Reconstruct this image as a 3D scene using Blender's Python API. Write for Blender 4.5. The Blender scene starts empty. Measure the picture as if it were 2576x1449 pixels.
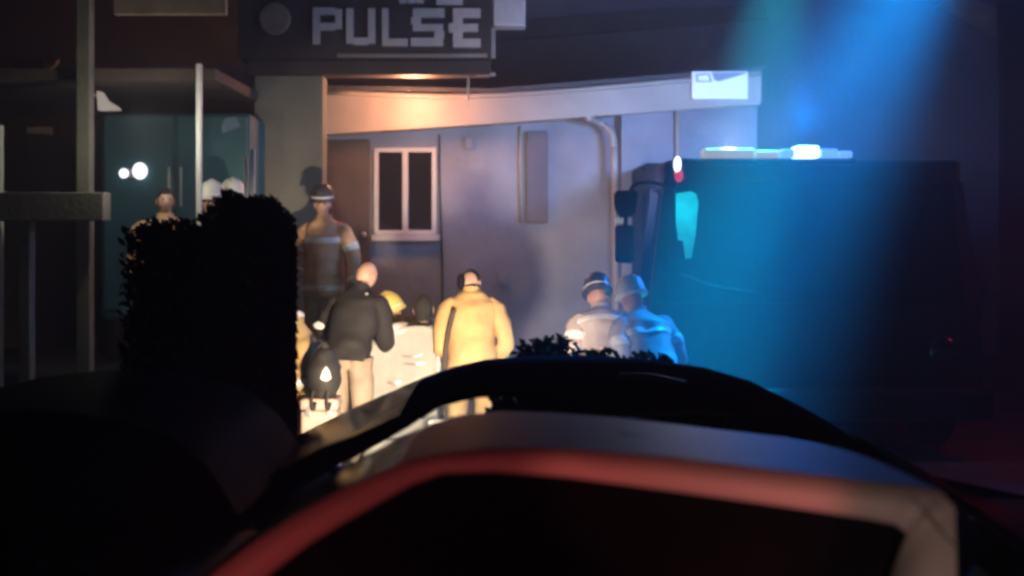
import bpy, bmesh, math, random
from mathutils import Vector, Matrix, noise

random.seed(7)
S = bpy.context.scene
C = S.collection
R = math.radians

# ------------------------------------------------------------------ camera, sky, exposure
CAM_Z, HOR, F = 2.0, 582.0, 3578.0
def P(X, Y, d):
    """point at distance d seen at (X, Y) of a 2576 px wide picture"""
    return Vector(((X - 1288.0) / F * d, d, CAM_Z - (Y - HOR) / F * d))

cam_data = bpy.data.cameras.new('camera')
cam_data.lens = 50.0
cam_data.sensor_width = 36.0
cam_data.shift_y = -(724.5 - HOR) / 2576.0
cam_data.clip_start, cam_data.clip_end = 0.05, 500
cam_data.dof.use_dof = True
cam_data.dof.focus_distance = 9.6
cam_data.dof.aperture_fstop = 1.4
cam = bpy.data.objects.new('camera', cam_data)
cam.location = (0, 0, CAM_Z)
cam.rotation_euler = (R(90), 0, 0)
C.objects.link(cam)
S.camera = cam

W = bpy.data.worlds.new('World')
S.world = W
W.use_nodes = True
wn = W.node_tree
sky = wn.nodes.new('ShaderNodeTexSky')
sky.sky_type = 'NISHITA'
sky.sun_disc = False
sky.sun_elevation = R(-7)
sky.sun_rotation = R(200)
wn.links.new(sky.outputs[0], wn.nodes['Background'].inputs['Color'])
wn.nodes['Background'].inputs['Strength'].default_value = 0.05

S.view_settings.view_transform = 'Standard'
S.view_settings.look = 'None'
S.view_settings.exposure = 0.0
S.view_settings.gamma = 1.0
S.render.engine = 'CYCLES'
S.cycles.use_denoising = True
S.cycles.filter_width = 3.0
S.cycles.volume_bounces = 0
S.cycles.max_bounces = 5
S.cycles.sample_clamp_indirect = 4.0

# ------------------------------------------------------------------ lamps of the place
def lamp(name, kind, loc, power, color, target=None, size=0.1, cone=None, blend=1.0):
    l = bpy.data.lights.new(name, kind)
    l.energy = power
    l.color = color
    if kind == 'SPOT':
        l.spot_size = R(cone); l.spot_blend = blend; l.shadow_soft_size = size
    elif kind == 'POINT':
        l.shadow_soft_size = size
    elif kind == 'AREA':
        l.size = size
    o = bpy.data.objects.new(name, l)
    o.location = loc
    if target is not None:
        o.rotation_euler = (Vector(target) - Vector(loc)).to_track_quat('-Z', 'Y').to_euler()
    C.objects.link(o)
    return o

WARM = (1.0, 0.78, 0.52)
BLUE = (0.0, 0.20, 1.0)
# warm lamp added out of sight behind the middle car to light the rescue
HIDDEN_FILL = P(1150, 1110, 7.6)
lamp('hidden_fill_beam', 'SPOT', HIDDEN_FILL + Vector((0, 0.16, 0)), 2300, (1.0, 0.76, 0.52), P(1080, 985, 12), 0.12, 58, 0.9)
# blue beacon of the truck: light on the things around it and its beams in the haze
BEAC = P(2030, 372, 12.85)
lamp('beacon_glow', 'POINT', BEAC + Vector((0, 0.1, 0.32)), 260, BLUE, size=0.08)
lamp('beacon_beam_up', 'SPOT', BEAC + Vector((0, 0, 0.15)), 700, (0.0, 0.22, 1.0), P(2200, -160, 12.0), 0.05, 100, 1.0)
# unseen spots added beyond the upper right to imitate a blue flare
lamp('flare_spot_blue', 'SPOT', P(2560, -500, 13.5), 60000, (0.0, 0.31, 1.0), P(1715, 860, 8.6), 0.1, 17, 1.0)
lamp('flare_spot_streak', 'SPOT', P(2560, -500, 13.5), 60000, (0.0, 0.36, 1.0), P(1660, 880, 8.4), 0.06, 6, 1.0)
lamp('flare_spot_streak', 'SPOT', P(2560, -500, 13.5), 50000, (0.0, 0.24, 1.0), P(1840, 880, 8.4), 0.06, 7, 1.0)
lamp('flare_spot_wide', 'SPOT', P(2560, -500, 13.5), 22000, (0.0, 0.29, 1.0), P(1790, 830, 10.0), 0.1, 22, 1.0)
lamp('flare_spot_teal', 'SPOT', P(2090, -640, 12.8), 60000, (0.0, 0.62, 0.95), P(1840, 560, 12.3), 0.1, 17, 1.0)
lamp('beacon_wash', 'SPOT', BEAC + Vector((-0.3, -0.2, 0.3)), 1000, (0.30, 0.52, 1.0), P(1700, 330, 16.5), 0.35, 90, 1.0)
lamp('cyan_fill_lamp', 'SPOT', P(1712, 440, 12.25), 40, (0.0, 0.72, 0.9), P(1745, 640, 12.65), 0.08, 100, 1.0)  # unseen cyan lamp added to colour the reflection panel
lamp('wall_fill_spot', 'SPOT', P(1664, 452, 13.1), 420, (0.42, 0.52, 1.0), P(1610, 560, 16.7), 0.2, 80, 1.0)  # added spot brightening the wall beside the truck
lamp('cream_lamp', 'POINT', P(1835, 358, 12.9), 110, (1.0, 0.80, 0.62), size=0.08)
lamp('red_beacon', 'POINT', P(2760, 560, 12.4), 28, (1.0, 0.02, 0.08), size=0.08)
# warm lamp under the sign, on the fascia
lamp('sign_downlight', 'POINT', P(1040, 262, 15.85), 110, (1.0, 0.40, 0.19), size=0.15)
# unseen cool lamp added high above the cars to light the wall
lamp('cool_fill_lamp', 'SPOT', (1.5, 3.0, 8.5), 250, (0.70, 0.80, 1.0), P(1180, 470, 17), 0.4, 34, 1.0)
lamp('letter_fill_spot', 'SPOT', P(1420, 330, 11.5), 95, (1.0, 0.74, 0.68), P(1235, 60, 15.2), 0.1, 18, 1.0)  # unseen spot added to brighten the sign letters
# red flashers of the vehicle behind the photographer
lamp('red_flasher_left', 'SPOT', (-1.25, 1.9, 0.45), 64, (1.0, 0.12, 0.11), P(780, 1330, 3.4), 0.05, 40, 0.7)
lamp('red_flasher_right', 'SPOT', (0.75, 1.9, 0.45), 88, (1.0, 0.17, 0.13), P(1770, 1195, 3.4), 0.05, 26, 0.5)
lamp('pillar_fill_spot', 'SPOT', (1.6, 1.9, 0.5), 52, (1.0, 0.60, 0.46), P(2370, 1340, 3.4), 0.08, 44, 1.0)  # unseen warm spot added to light the silver car's rear pillar
lamp('post_fill_lamp', 'POINT', P(360, 330, 12.4), 22, (1.0, 0.95, 0.75), size=0.08)  # added point lamp brightening the porch post

# ------------------------------------------------------------------ materials
def mat(name, col, rough=0.6, metal=0.0, var=0.25, scale=6.0, bump=0.0, emit=None, estr=0.0, spec=0.5, coat=0.0):
    m = bpy.data.materials.new(name)
    m.use_nodes = True
    nt = m.node_tree
    b = nt.nodes['Principled BSDF']
    b.inputs['Roughness'].default_value = rough
    b.inputs['Metallic'].default_value = metal
    b.inputs['Specular IOR Level'].default_value = spec
    b.inputs['Coat Weight'].default_value = coat
    if emit:
        b.inputs['Emission Color'].default_value = (*emit, 1)
        b.inputs['Emission Strength'].default_value = estr
    tc = nt.nodes.new('ShaderNodeTexCoord')
    n = nt.nodes.new('ShaderNodeTexNoise')
    n.inputs['Scale'].default_value = scale
    n.inputs['Detail'].default_value = 6
    nt.links.new(tc.outputs['Object'], n.inputs['Vector'])
    r = nt.nodes.new('ShaderNodeValToRGB')
    r.color_ramp.elements[0].position = 0.3
    r.color_ramp.elements[1].position = 0.7
    r.color_ramp.elements[0].color = (*[c * (1 - var) for c in col], 1)
    r.color_ramp.elements[1].color = (*[min(1, c * (1 + var)) for c in col], 1)
    nt.links.new(n.outputs['Fac'], r.inputs['Fac'])
    nt.links.new(r.outputs['Color'], b.inputs['Base Color'])
    if bump:
        n2 = nt.nodes.new('ShaderNodeTexNoise')
        n2.inputs['Scale'].default_value = scale * 8
        n2.inputs['Detail'].default_value = 4
        nt.links.new(tc.outputs['Object'], n2.inputs['Vector'])
        bp = nt.nodes.new('ShaderNodeBump')
        bp.inputs['Strength'].default_value = bump
        bp.inputs['Distance'].default_value = 0.02
        nt.links.new(n2.outputs['Fac'], bp.inputs['Height'])
        nt.links.new(bp.outputs['Normal'], b.inputs['Normal'])
    return m

def thin_glass(name, tint, clear):
    m = bpy.data.materials.new(name)
    m.use_nodes = True
    nt = m.node_tree
    out = nt.nodes['Material Output']
    nt.nodes.remove(nt.nodes['Principled BSDF'])
    t = nt.nodes.new('ShaderNodeBsdfTransparent')
    t.inputs['Color'].default_value = (*[clear * c for c in tint], 1)
    g = nt.nodes.new('ShaderNodeBsdfGlossy')
    g.inputs['Roughness'].default_value = 0.04
    fr = nt.nodes.new('ShaderNodeFresnel')
    fr.inputs['IOR'].default_value = 1.45
    mx = nt.nodes.new('ShaderNodeMixShader')
    nt.links.new(fr.outputs[0], mx.inputs[0])
    nt.links.new(t.outputs[0], mx.inputs[1])
    nt.links.new(g.outputs[0], mx.inputs[2])
    nt.links.new(mx.outputs[0], out.inputs['Surface'])
    return m

M = dict(
    asphalt=mat('asphalt', (0.05, 0.048, 0.046), 0.85, var=0.4, scale=3, bump=0.5),
    concrete=mat('concrete', (0.34, 0.32, 0.29), 0.85, var=0.25, scale=1.5, bump=0.4),
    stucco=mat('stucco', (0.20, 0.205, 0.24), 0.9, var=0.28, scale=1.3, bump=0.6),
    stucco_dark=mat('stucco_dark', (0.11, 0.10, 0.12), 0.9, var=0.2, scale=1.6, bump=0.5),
    brownwall=mat('brown_siding', (0.07, 0.05, 0.04), 0.85, var=0.3, scale=2, bump=0.4),
    beampaint=mat('beam_paint', (0.22, 0.16, 0.11), 0.7),
    railpaint=mat('rail_paint', (0.15, 0.14, 0.11), 0.8, var=0.2, scale=3, bump=0.3),
    fascia=mat('fascia_paint', (0.28, 0.24, 0.21), 0.6, var=0.12, scale=3, bump=0.15),
    roof=mat('roof_shingle', (0.05, 0.05, 0.055), 0.9, var=0.3, scale=5, bump=0.5),
    trimwhite=mat('window_trim_paint', (0.42, 0.41, 0.40), 0.5, var=0.1, scale=4),
    bluegrey=mat('blue_grey_reflection', (0.14, 0.22, 0.30), 0.6),
    reflection=mat('reflection_panel', (0.25, 0.26, 0.26), 0.7),
    white=mat('white_paint', (0.75, 0.75, 0.74), 0.45, var=0.08, scale=4),
    signwhite=mat('sign_white', (0.80, 0.80, 0.84), 0.4, var=0.05, scale=3),
    signgrey=mat('sign_print', (0.16, 0.18, 0.24), 0.5, var=0.1),
    cream=mat('cream_letter', (0.52, 0.47, 0.44), 0.45, var=0.1, scale=8),
    signdark=mat('sign_cabinet', (0.03, 0.025, 0.025), 0.6, var=0.3, scale=3),
    pylon=mat('pylon_stucco', (0.16, 0.16, 0.13), 0.9, var=0.2, scale=2, bump=0.5),
    paneglass=mat('window_pane', (0.006, 0.006, 0.009), 0.08, var=0.2),
    silver=mat('silver_paint', (0.28, 0.27, 0.28), 0.55, metal=0.0, var=0.06, scale=2, spec=0.3),
    blackpaint=mat('black_paint', (0.003, 0.003, 0.0035), 0.7, var=0.2, scale=2, spec=0.03),
    navypaint=mat('dark_blue_paint', (0.013, 0.016, 0.024), 0.6, var=0.2, scale=2, spec=0.0),
    truckpaint=mat('truck_paint', (0.006, 0.007, 0.011), 0.6, var=0.2, scale=2, spec=0.1),
    teal=mat('teal_panel', (0.03, 0.12, 0.14), 0.65, var=0.3, scale=1.2),
    rubber=mat('rubber', (0.008, 0.008, 0.008), 0.9, spec=0.0),
    blackplastic=mat('black_plastic', (0.008, 0.008, 0.011), 0.75, spec=0.1),
    chrome=mat('chrome', (0.7, 0.7, 0.72), 0.12, metal=1.0, var=0.05),
    steel=mat('steel', (0.42, 0.42, 0.42), 0.35, metal=0.8, var=0.1),
    tint=mat('tinted_glass', (0.003, 0.004, 0.006), 0.12, var=0.1, spec=0.4),
    glass=thin_glass('clear_glass', (0.9, 0.95, 0.97), 0.86),
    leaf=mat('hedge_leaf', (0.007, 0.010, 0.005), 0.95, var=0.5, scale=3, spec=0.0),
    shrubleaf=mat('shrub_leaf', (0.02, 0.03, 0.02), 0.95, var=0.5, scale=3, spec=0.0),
    bark=mat('bark', (0.06, 0.045, 0.03), 0.9, var=0.3, bump=0.5),
    skin=mat('skin', (0.55, 0.33, 0.25), 0.5, var=0.1, scale=12),
    eye=mat('eye', (0.03, 0.02, 0.02), 0.3),
    hair=mat('dark_hair', (0.02, 0.015, 0.013), 0.6, var=0.4, scale=30, bump=0.6),
    tan=mat('tan_turnout', (0.42, 0.29, 0.13), 0.8, var=0.22, scale=9, bump=0.3),
    yellow=mat('yellow_turnout', (0.55, 0.35, 0.15), 0.8, var=0.16, scale=8, bump=0.3),
    redbrown=mat('rust_turnout', (0.60, 0.36, 0.22), 0.8, var=0.22, scale=8, bump=0.3),
    greycoat=mat('grey_turnout', (0.5, 0.47, 0.47), 0.8, var=0.2, scale=8, bump=0.3),
    palecoat=mat('pale_turnout', (0.45, 0.38, 0.34), 0.8, var=0.16, scale=8, bump=0.3),
    navy=mat('navy_uniform', (0.014, 0.012, 0.013), 0.8, var=0.3, scale=9, bump=0.3),
    khaki=mat('khaki_cloth', (0.32, 0.25, 0.19), 0.85, var=0.18, scale=9, bump=0.3),
    stripe=mat('reflective_tape', (0.82, 0.82, 0.80), 0.35, var=0.06, scale=20),
    boot=mat('boot_leather', (0.02, 0.018, 0.016), 0.5),
    helmyel=mat('yellow_helmet', (0.72, 0.56, 0.16), 0.35, var=0.1),
    helmblk=mat('dark_helmet', (0.05, 0.045, 0.045), 0.4, var=0.2),
    helmwht=mat('white_helmet', (0.72, 0.72, 0.66), 0.4, var=0.08),
    sheet=mat('white_sheet', (0.74, 0.72, 0.68), 0.85, var=0.06, scale=5, bump=0.25),
    bagblack=mat('black_nylon', (0.018, 0.016, 0.016), 0.7, var=0.3, scale=10, bump=0.3),
    casepink=mat('equipment_case', (0.45, 0.33, 0.28), 0.5, var=0.1),
    lens_blue=mat('blue_lens', (0.05, 0.1, 0.2), 0.2, emit=(0.35, 0.72, 1.0), estr=5.0),
    lens_dim=mat('dim_blue_lens', (0.05, 0.15, 0.5), 0.2, emit=(0.25, 0.55, 0.95), estr=0.7),
    lens_cream=mat('cream_glow', (0.15, 0.13, 0.10), 0.3, emit=(0.85, 0.74, 0.66), estr=0.36),
    lens_red=mat('red_lens', (0.5, 0.02, 0.03), 0.2, emit=(0.9, 0.05, 0.12), estr=0.6),
    lens_white=mat('white_lens', (0.8, 0.8, 0.8), 0.2, emit=(0.95, 0.97, 1.0), estr=1.6),
    lens_warm=mat('warm_lens', (0.9, 0.8, 0.6), 0.2, emit=(1.0, 0.85, 0.6), estr=8.0),
)

# ------------------------------------------------------------------ mesh helpers
def obj(name, bm, m, parent=None, smooth=False, kind=None):
    me = bpy.data.meshes.new(name)
    bmesh.ops.recalc_face_normals(bm, faces=bm.faces[:])
    bm.to_mesh(me)
    bm.free()
    for mm in (m if isinstance(m, (list, tuple)) else [m]):
        me.materials.append(mm)
    if smooth:
        for p in me.polygons:
            p.use_smooth = True
    o = bpy.data.objects.new(name, me)
    C.objects.link(o)
    if parent is not None:
        o.parent = parent
        o.matrix_parent_inverse = Matrix.Translation(-world_loc(parent)) if parent.rotation_euler.z == 0 else Matrix.Identity(4)
    if kind:
        o['kind'] = kind
    return o

def world_loc(o):
    v = Vector(o.location)
    return v if o.parent is None else v + (world_loc(o.parent) if o.type == 'EMPTY' else world_loc(o.parent))

def root_of(o):
    while o.parent is not None:
        o = o.parent
    return o

def child(name, bm, m, parent, smooth=False, kind=None):
    """mesh given in world coordinates, parented under a thing or a part"""
    r = root_of(parent)
    off = Vector(r.location)
    bmesh.ops.translate(bm, verts=bm.verts[:], vec=-off)
    o = obj(name, bm, m, None, smooth, kind)
    o.parent = parent
    return o

def lchild(name, bm, m, parent, smooth=False, kind=None):
    """mesh given in the thing's own coordinates"""
    o = obj(name, bm, m, None, smooth, kind)
    o.parent = parent
    return o

def thing(name, label, cat, loc=(0, 0, 0), rz=0.0, group=None):
    o = bpy.data.objects.new(name, None)
    o.empty_display_size = 0.2
    C.objects.link(o)
    o.location = loc
    o.rotation_euler = (0, 0, rz)
    o['label'] = label
    o['category'] = cat
    if group:
        o['group'] = group
    return o

def tag(o, label, cat, group=None):
    o['label'] = label; o['category'] = cat
    if group: o['group'] = group
    return o

def box(bm, a, b, bevel=0.0, mi=0):
    a, b = Vector(a), Vector(b)
    lo = Vector((min(a.x, b.x), min(a.y, b.y), min(a.z, b.z)))
    hi = Vector((max(a.x, b.x), max(a.y, b.y), max(a.z, b.z)))
    t = bmesh.new()
    bmesh.ops.create_cube(t, size=1)
    for v in t.verts:
        v.co = Vector((lo.x + (v.co.x + .5) * (hi.x - lo.x), lo.y + (v.co.y + .5) * (hi.y - lo.y), lo.z + (v.co.z + .5) * (hi.z - lo.z)))
    if bevel:
        bmesh.ops.bevel(t, geom=t.edges[:], offset=bevel, segments=2, affect='EDGES', profile=0.5)
    merge(bm, t, mi)
    return bm

def merge(bm, t, mi=0, mtx=None):
    mp = {}
    for v in t.verts:
        mp[v] = bm.verts.new(mtx @ v.co if mtx else v.co)
    for f in t.faces:
        try:
            nf = bm.faces.new([mp[v] for v in f.verts])
            nf.material_index = mi if mi >= 0 else f.material_index
        except ValueError:
            pass
    t.free()

def prism(bm, pts, thick, mi=0):
    """polygon of world points (front face), extruded by the vector thick"""
    thick = Vector(thick)
    a = [bm.verts.new(p) for p in pts]
    b = [bm.verts.new(Vector(p) + thick) for p in pts]
    n = len(pts)
    fs = [bm.faces.new(a), bm.faces.new(b[::-1])]
    for i in range(n):
        fs.append(bm.faces.new((a[i], a[(i + 1) % n], b[(i + 1) % n], b[i])))
    for f in fs:
        f.material_index = mi
    return bm

def crom(pts, n):
    """smooth resampling of a list of vectors"""
    pts = [Vector(p) for p in pts]
    if len(pts) == 2:
        return [pts[0].lerp(pts[1], i / (n - 1)) for i in range(n)]
    ext = [2 * pts[0] - pts[1]] + pts + [2 * pts[-1] - pts[-2]]
    out = []
    segs = len(pts) - 1
    for i in range(n):
        u = i / (n - 1) * segs
        k = min(int(u), segs - 1)
        t = u - k
        p0, p1, p2, p3 = ext[k:k + 4]
        out.append(0.5 * ((2 * p1) + (-p0 + p2) * t + (2 * p0 - 5 * p1 + 4 * p2 - p3) * t * t + (-p0 + 3 * p1 - 3 * p2 + p3) * t ** 3))
    return out

def loft(bm, pts, rad, n=None, seg=14, ref=(1, 0, 0), wob=0.0, cap=True, mi=0, seed=0.0, t0=0.0, t1=1.0, grow=0.0):
    """tube along pts; rad is a list of (rx, ry) matching pts"""
    n = n or (len(pts) * 4)
    full = crom([(*p,) for p in pts], 60)
    rr = crom([(a[0], a[1], 0) for a in rad], 60)
    rings = []
    for i in range(n):
        u = t0 + (t1 - t0) * i / (n - 1)
        k = u * 59
        k0 = min(int(k), 58); f = k - k0
        c = full[k0].lerp(full[k0 + 1], f)
        r = rr[k0].lerp(rr[k0 + 1], f)
        tan = (full[min(k0 + 2, 59)] - full[max(k0 - 1, 0)]).normalized()
        x = Vector(ref) - tan * Vector(ref).dot(tan)
        if x.length < 1e-3:
            x = Vector((0, 1, 0)) - tan * tan.y
        x.normalize()
        y = tan.cross(x).normalized()
        ring = []
        for s in range(seg):
            a = 2 * math.pi * s / seg
            p = c + x * math.cos(a) * (r.x + grow) + y * math.sin(a) * (r.y + grow)
            if wob:
                d = (p - c).normalized()
                p = p + d * wob * (noise.noise(p * 8 + Vector((seed, 0, 0))) + .8 * noise.noise(Vector((p.x * 7, p.y * 7, p.z * 22)) + Vector((0, seed, 0))))
            ring.append(bm.verts.new(p))
        rings.append(ring)
    for a, b in zip(rings, rings[1:]):
        for s in range(seg):
            f = bm.faces.new((a[s], a[(s + 1) % seg], b[(s + 1) % seg], b[s]))
            f.material_index = mi
    if cap:
        bm.faces.new(rings[0][::-1]).material_index = mi
        bm.faces.new(rings[-1]).material_index = mi
    return bm

def tube(bm, pts, r, seg=8, n=None, mi=0):
    return loft(bm, pts, [(r, r)] * len(pts), n=n or max(2, (len(pts) - 1) * 5 + 1), seg=seg, ref=(0.31, 0.17, 0.93) if abs((Vector(pts[-1]) - Vector(pts[0])).normalized().z) < 0.9 else (1, 0, 0), mi=mi)

def lathe(bm, prof, seg=20, mtx=None, mi=0):
    rings = []
    mtx = mtx or Matrix.Identity(4)
    for r, z in prof:
        rings.append([bm.verts.new(mtx @ Vector((r * math.cos(2 * math.pi * s / seg), r * math.sin(2 * math.pi * s / seg), z))) for s in range(seg)])
    for a, b in zip(rings, rings[1:]):
        for s in range(seg):
            bm.faces.new((a[s], a[(s + 1) % seg], b[(s + 1) % seg], b[s])).material_index = mi
    bm.faces.new(rings[0][::-1]).material_index = mi
    bm.faces.new(rings[-1]).material_index = mi
    return bm

def ball(bm, c, r, mi=0, u=14, v=10, mtx=None):
    t = bmesh.new()
    bmesh.ops.create_uvsphere(t, u_segments=u, v_segments=v, radius=1)
    rr = Vector(r) if hasattr(r, '__len__') else Vector((r, r, r))
    for vv in t.verts:
        vv.co = Vector((vv.co.x * rr.x, vv.co.y * rr.y, vv.co.z * rr.z))
        if mtx: vv.co = mtx @ vv.co
        vv.co += Vector(c)
    merge(bm, t, mi)
    return bm

# ------------------------------------------------------------------ the setting
g = bmesh.new(); box(g, (-38, -8, -0.3), (38, 55, 0.0))
o = obj('ground', g, M['asphalt'], kind='structure')
g = bmesh.new(); box(g, (-12, 9.6, -0.2), (2.6, 24, 0.02), 0.004)
o = obj('pavement', g, M['concrete'], kind='structure')

hz = bmesh.new(); box(hz, (-40, -10, -1.3), (40, 57, 12))
hm = bpy.data.materials.new('night_haze'); hm.use_nodes = True
nt = hm.node_tree; nt.nodes.remove(nt.nodes['Principled BSDF'])
pv = nt.nodes.new('ShaderNodeVolumePrincipled')
pv.inputs['Color'].default_value = (0.8, 0.85, 0.9, 1)
pv.inputs['Density'].default_value = 0.009
pv.inputs['Anisotropy'].default_value = 0.2
nt.links.new(pv.outputs[0], nt.nodes['Material Output'].inputs['Volume'])
obj('haze', hz, hm, kind='stuff')

# ---- grey stucco building
DW, DF = 17.0, 16.45
b_root = thing('stucco_building', 'grey stucco building with a low sloping pale fascia and one two-pane window', 'building', (0, DW, 0))
def at(X, Y, d): return P(X, Y, d)
def quad_px(pts, d): return [P(x, y, d) for x, y in pts]
bm = bmesh.new()
wl = [P(800, 325, DW), P(1560, 272, DW)]
prism(bm, [Vector((wl[0].x, DW, 0)), Vector((wl[1].x, DW, 0)), wl[1], wl[0]], (0, 0.25, 0))
# opening of the doorway is the dark door leaf set on the wall
child('wall', bm, M['stucco'], b_root)
bm = bmesh.new()
a0, a1 = P(1563, 262, DW - 0.25), P(1905, 240, DW - 0.25)
prism(bm, [Vector((a0.x, DW - 0.25, 0)), Vector((a1.x, DW - 0.25, 0)), a1, a0], (0, 0.6, 0))
child('wall', bm, M['stucco'], b_root)
bm = bmesh.new()
prism(bm, quad_px([(812, 338), (1240, 311), (1915, 262), (1915, 183), (1240, 238), (812, 230)], DF), (0, 0.06, 0))
child('fascia', bm, M['fascia'], b_root)
bm = bmesh.new()   # soffit
s0, s1 = P(812, 336, DF), P(1915, 260, DF)
prism(bm, [s0 + Vector((0, .062, 0)), s1 + Vector((0, .062, 0)), s1 + Vector((0, 0.9, 0.0)), s0 + Vector((0, 0.9, 0))], (0, 0, 0.04))
child('soffit', bm, M['fascia'], b_root)
bm = bmesh.new()   # roof
s0, s1 = P(805, 226, DF - .05), P(1240, 233, DF - .05); s2 = P(1925, 178, DF - .05)
for q in ((s0, s1), (s1, s2)):
    prism(bm, [q[0], q[1], q[1] + Vector((0, 6, .6)), q[0] + Vector((0, 6, .6))], (0, 0, 0.05))
child('roof', bm, M['roof'], b_root)
# window
def window(X0, X1, Y0, Y1, d, root, split):
    bm = bmesh.new()
    t = 11
    for (xa, xb, ya, yb) in ((X0, X0 + t, Y0, Y1), (X1 - t, X1, Y0, Y1), (X0 + t, X1 - t, Y0, Y0 + t), (X0 + t, X1 - t, Y1 - t, Y1), (split - 7, split + 7, Y0 + t, Y1 - t)):
        a, b = P(xa, ya, d), P(xb, yb, d)
        box(bm, (a.x, d - 0.05, a.z), (b.x, d + 0.04, b.z), 0.004)
    fr = child('window', bm, M['trimwhite'], root)
    for xa, xb in ((X0 + t, split - 7), (split + 7, X1 - t)):
        bm = bmesh.new()
        a, b = P(xa, Y0 + t, d), P(xb, Y1 - t, d)
        box(bm, (a.x, d - .005, a.z), (b.x, d + .01, b.z))
        child('pane', bm, M['paneglass'], fr)
    bm = bmesh.new()
    a, b = P(X0 - 6, Y1, d), P(X1 + 8, Y1 + 16, d)
    box(bm, (a.x, d - 0.11, a.z - .003), (b.x, d + 0.03, b.z), 0.006)
    child('sill', bm, M['trimwhite'], fr)
    return fr
window(942, 1098, 372, 590, DW - 0.03, b_root, 1020)
# door in its dark recess
bm = bmesh.new()
a, b = P(822, 352, DW - .06), P(930, 760, DW - .06)
box(bm, (a.x, DW - 0.07, 0.62), (b.x, DW - .003, a.z), 0.01)
d_ = child('door', bm, M['brownwall'], b_root)
bm = bmesh.new(); ball(bm, P(915, 590, DW - .12), 0.035); child('handle', bm, M['steel'], d_, True)
# downspout
bm = bmesh.new()
tube(bm, [P(1478, 296, DF + .02), P(1510, 310, DW - .30), P(1538, 334, DW - .36), P(1545, 372, DW - .36)], 0.042, 10, 16)
tube(bm, [P(1545, 368, DW - .36), P(1548, 560, DW - .36), P(1550, 940, DW - .36)], 0.045, 10, 8)
child('downspout', bm, M['fascia'], b_root, True)
bm = bmesh.new(); tube(bm, [P(1705, 266, DW - .32), P(1706, 500, DW - .32), P(1708, 930, DW - .32)], 0.035, 8, 6)
child('pipe', bm, M['fascia'], b_root, True)
# dark flat box put in for a shadow band on the wall, and a conduit
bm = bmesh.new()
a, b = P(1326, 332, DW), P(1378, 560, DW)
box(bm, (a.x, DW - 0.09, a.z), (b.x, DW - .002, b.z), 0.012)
child('shadow_band', bm, M['stucco_dark'], b_root)
bm = bmesh.new(); tube(bm, [P(1309, 318, DW - .04), P(1309, 420, DW - .04), P(1311, 560, DW - .04)], 0.018, 6, 4)
child('conduit', bm, M['fascia'], b_root, True)

bm = bmesh.new(); tube(bm, [P(1105, 338, DW - .03), P(1106, 470, DW - .03), P(1112, 640, DW - .03), P(1113, 900, DW - .03)], .009, 6); child('cable', bm, M['rubber'], b_root)
for X, Y in ((1180, 360), (1262, 700)):
    bm = bmesh.new(); c_ = P(X, Y, DW - .03); box(bm, c_ - Vector((.05, .03, .07)), c_ + Vector((.05, .028, .07)), .008); child('junction_box', bm, M['stucco'], b_root)
bm = bmesh.new(); tube(bm, [P(812, 232, DF - .05), P(1240, 240, DF - .05), P(1915, 185, DF - .05)], .03, 8, 12); child('gutter', bm, M['fascia'], b_root, True)

# white sign on the fascia
ws = thing('wall_sign', 'small white rectangular sign fixed to the right end of the fascia', 'sign', P(1810, 250, DF - .08))
bm = bmesh.new(); a, b = P(1740, 180, DF - .08), P(1881, 250, DF - .08)
box(bm, (a.x, DF - .11, a.z), (b.x, DF - .01, b.z), 0.01)
child('panel', bm, M['signwhite'], ws)
bm = bmesh.new(); prism(bm, [P(x, y, DF - .115) for x, y in ((1790, 182), (1878, 182), (1878, 184), (1840, 196), (1806, 205), (1796, 200))], (0, .004, 0))
child('emblem', bm, M['signgrey'], ws)
bm = bmesh.new()
for q in (((1750, 186), (1755, 186), (1757, 206), (1752, 206)), ((1755, 186), (1780, 184), (1780, 188), (1755, 190)), ((1780, 184), (1785, 184), (1792, 206), (1787, 206)), ((1757, 203), (1787, 203), (1787, 206), (1757, 206))):
    prism(bm, [P(x, y, DF - .116) for x, y in q], (0, .004, 0))
child('lettering', bm, M['signgrey'], ws)

# ---- taller building behind
rb = thing('rear_building', 'dark two storey building with a brown eave rising behind the stucco one', 'building', (3, 22, 0))
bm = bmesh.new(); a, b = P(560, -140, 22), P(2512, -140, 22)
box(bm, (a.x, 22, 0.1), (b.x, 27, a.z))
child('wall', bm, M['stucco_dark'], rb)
bm = bmesh.new(); prism(bm, quad_px([(1245, 103), (1930, 46), (1930, 6), (1245, 58)], 21.8), (0, .19, 0))
child('fascia', bm, M['brownwall'], rb)
bm = bmesh.new(); prism(bm, quad_px([(2360, 14), (2506, 92), (2506, 20), (2400, -20)], 21.7), (0, .29, 0))
child('eave_bracket', bm, M['beampaint'], rb)

# ---- porch on the left
pr = thing('porch', 'dark wooden porch with brown back wall and thin grey posts at left', 'porch', (-4, 15, 0))
bm = bmesh.new(); box(bm, (P(-260, 0, 13.2).x, 13.0, 0.1), (P(830, 0, 14).x, DW - .003, 0.62), 0.01); child('deck', bm, M['brownwall'], pr)
bm = bmesh.new(); box(bm, (P(-300, 0, 17.2).x, 17.2, 0.1), (P(800, 0, 17).x - .02, 17.5, 5.6)); child('back_wall', bm, M['brownwall'], pr)
bm = bmesh.new(); a, b = P(-260, 60, 13.2), P(552, 60, 13.2)
box(bm, (a.x, 13.0, P(0, 200, 13).z), (b.x, 17.19, P(0, 200, 13).z + .1)); child('ceiling', bm, M['brownwall'], pr)
bm = bmesh.new(); a, b = P(285, 36, 12.9), P(568, -60, 12.9)
box(bm, (a.x, 12.9, a.z), (b.x, 12.995, b.z), .01); child('beam', bm, M['beampaint'], pr)
bm = bmesh.new(); a, b = P(212, 0, 13.1), P(246, 0, 13.1)
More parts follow.
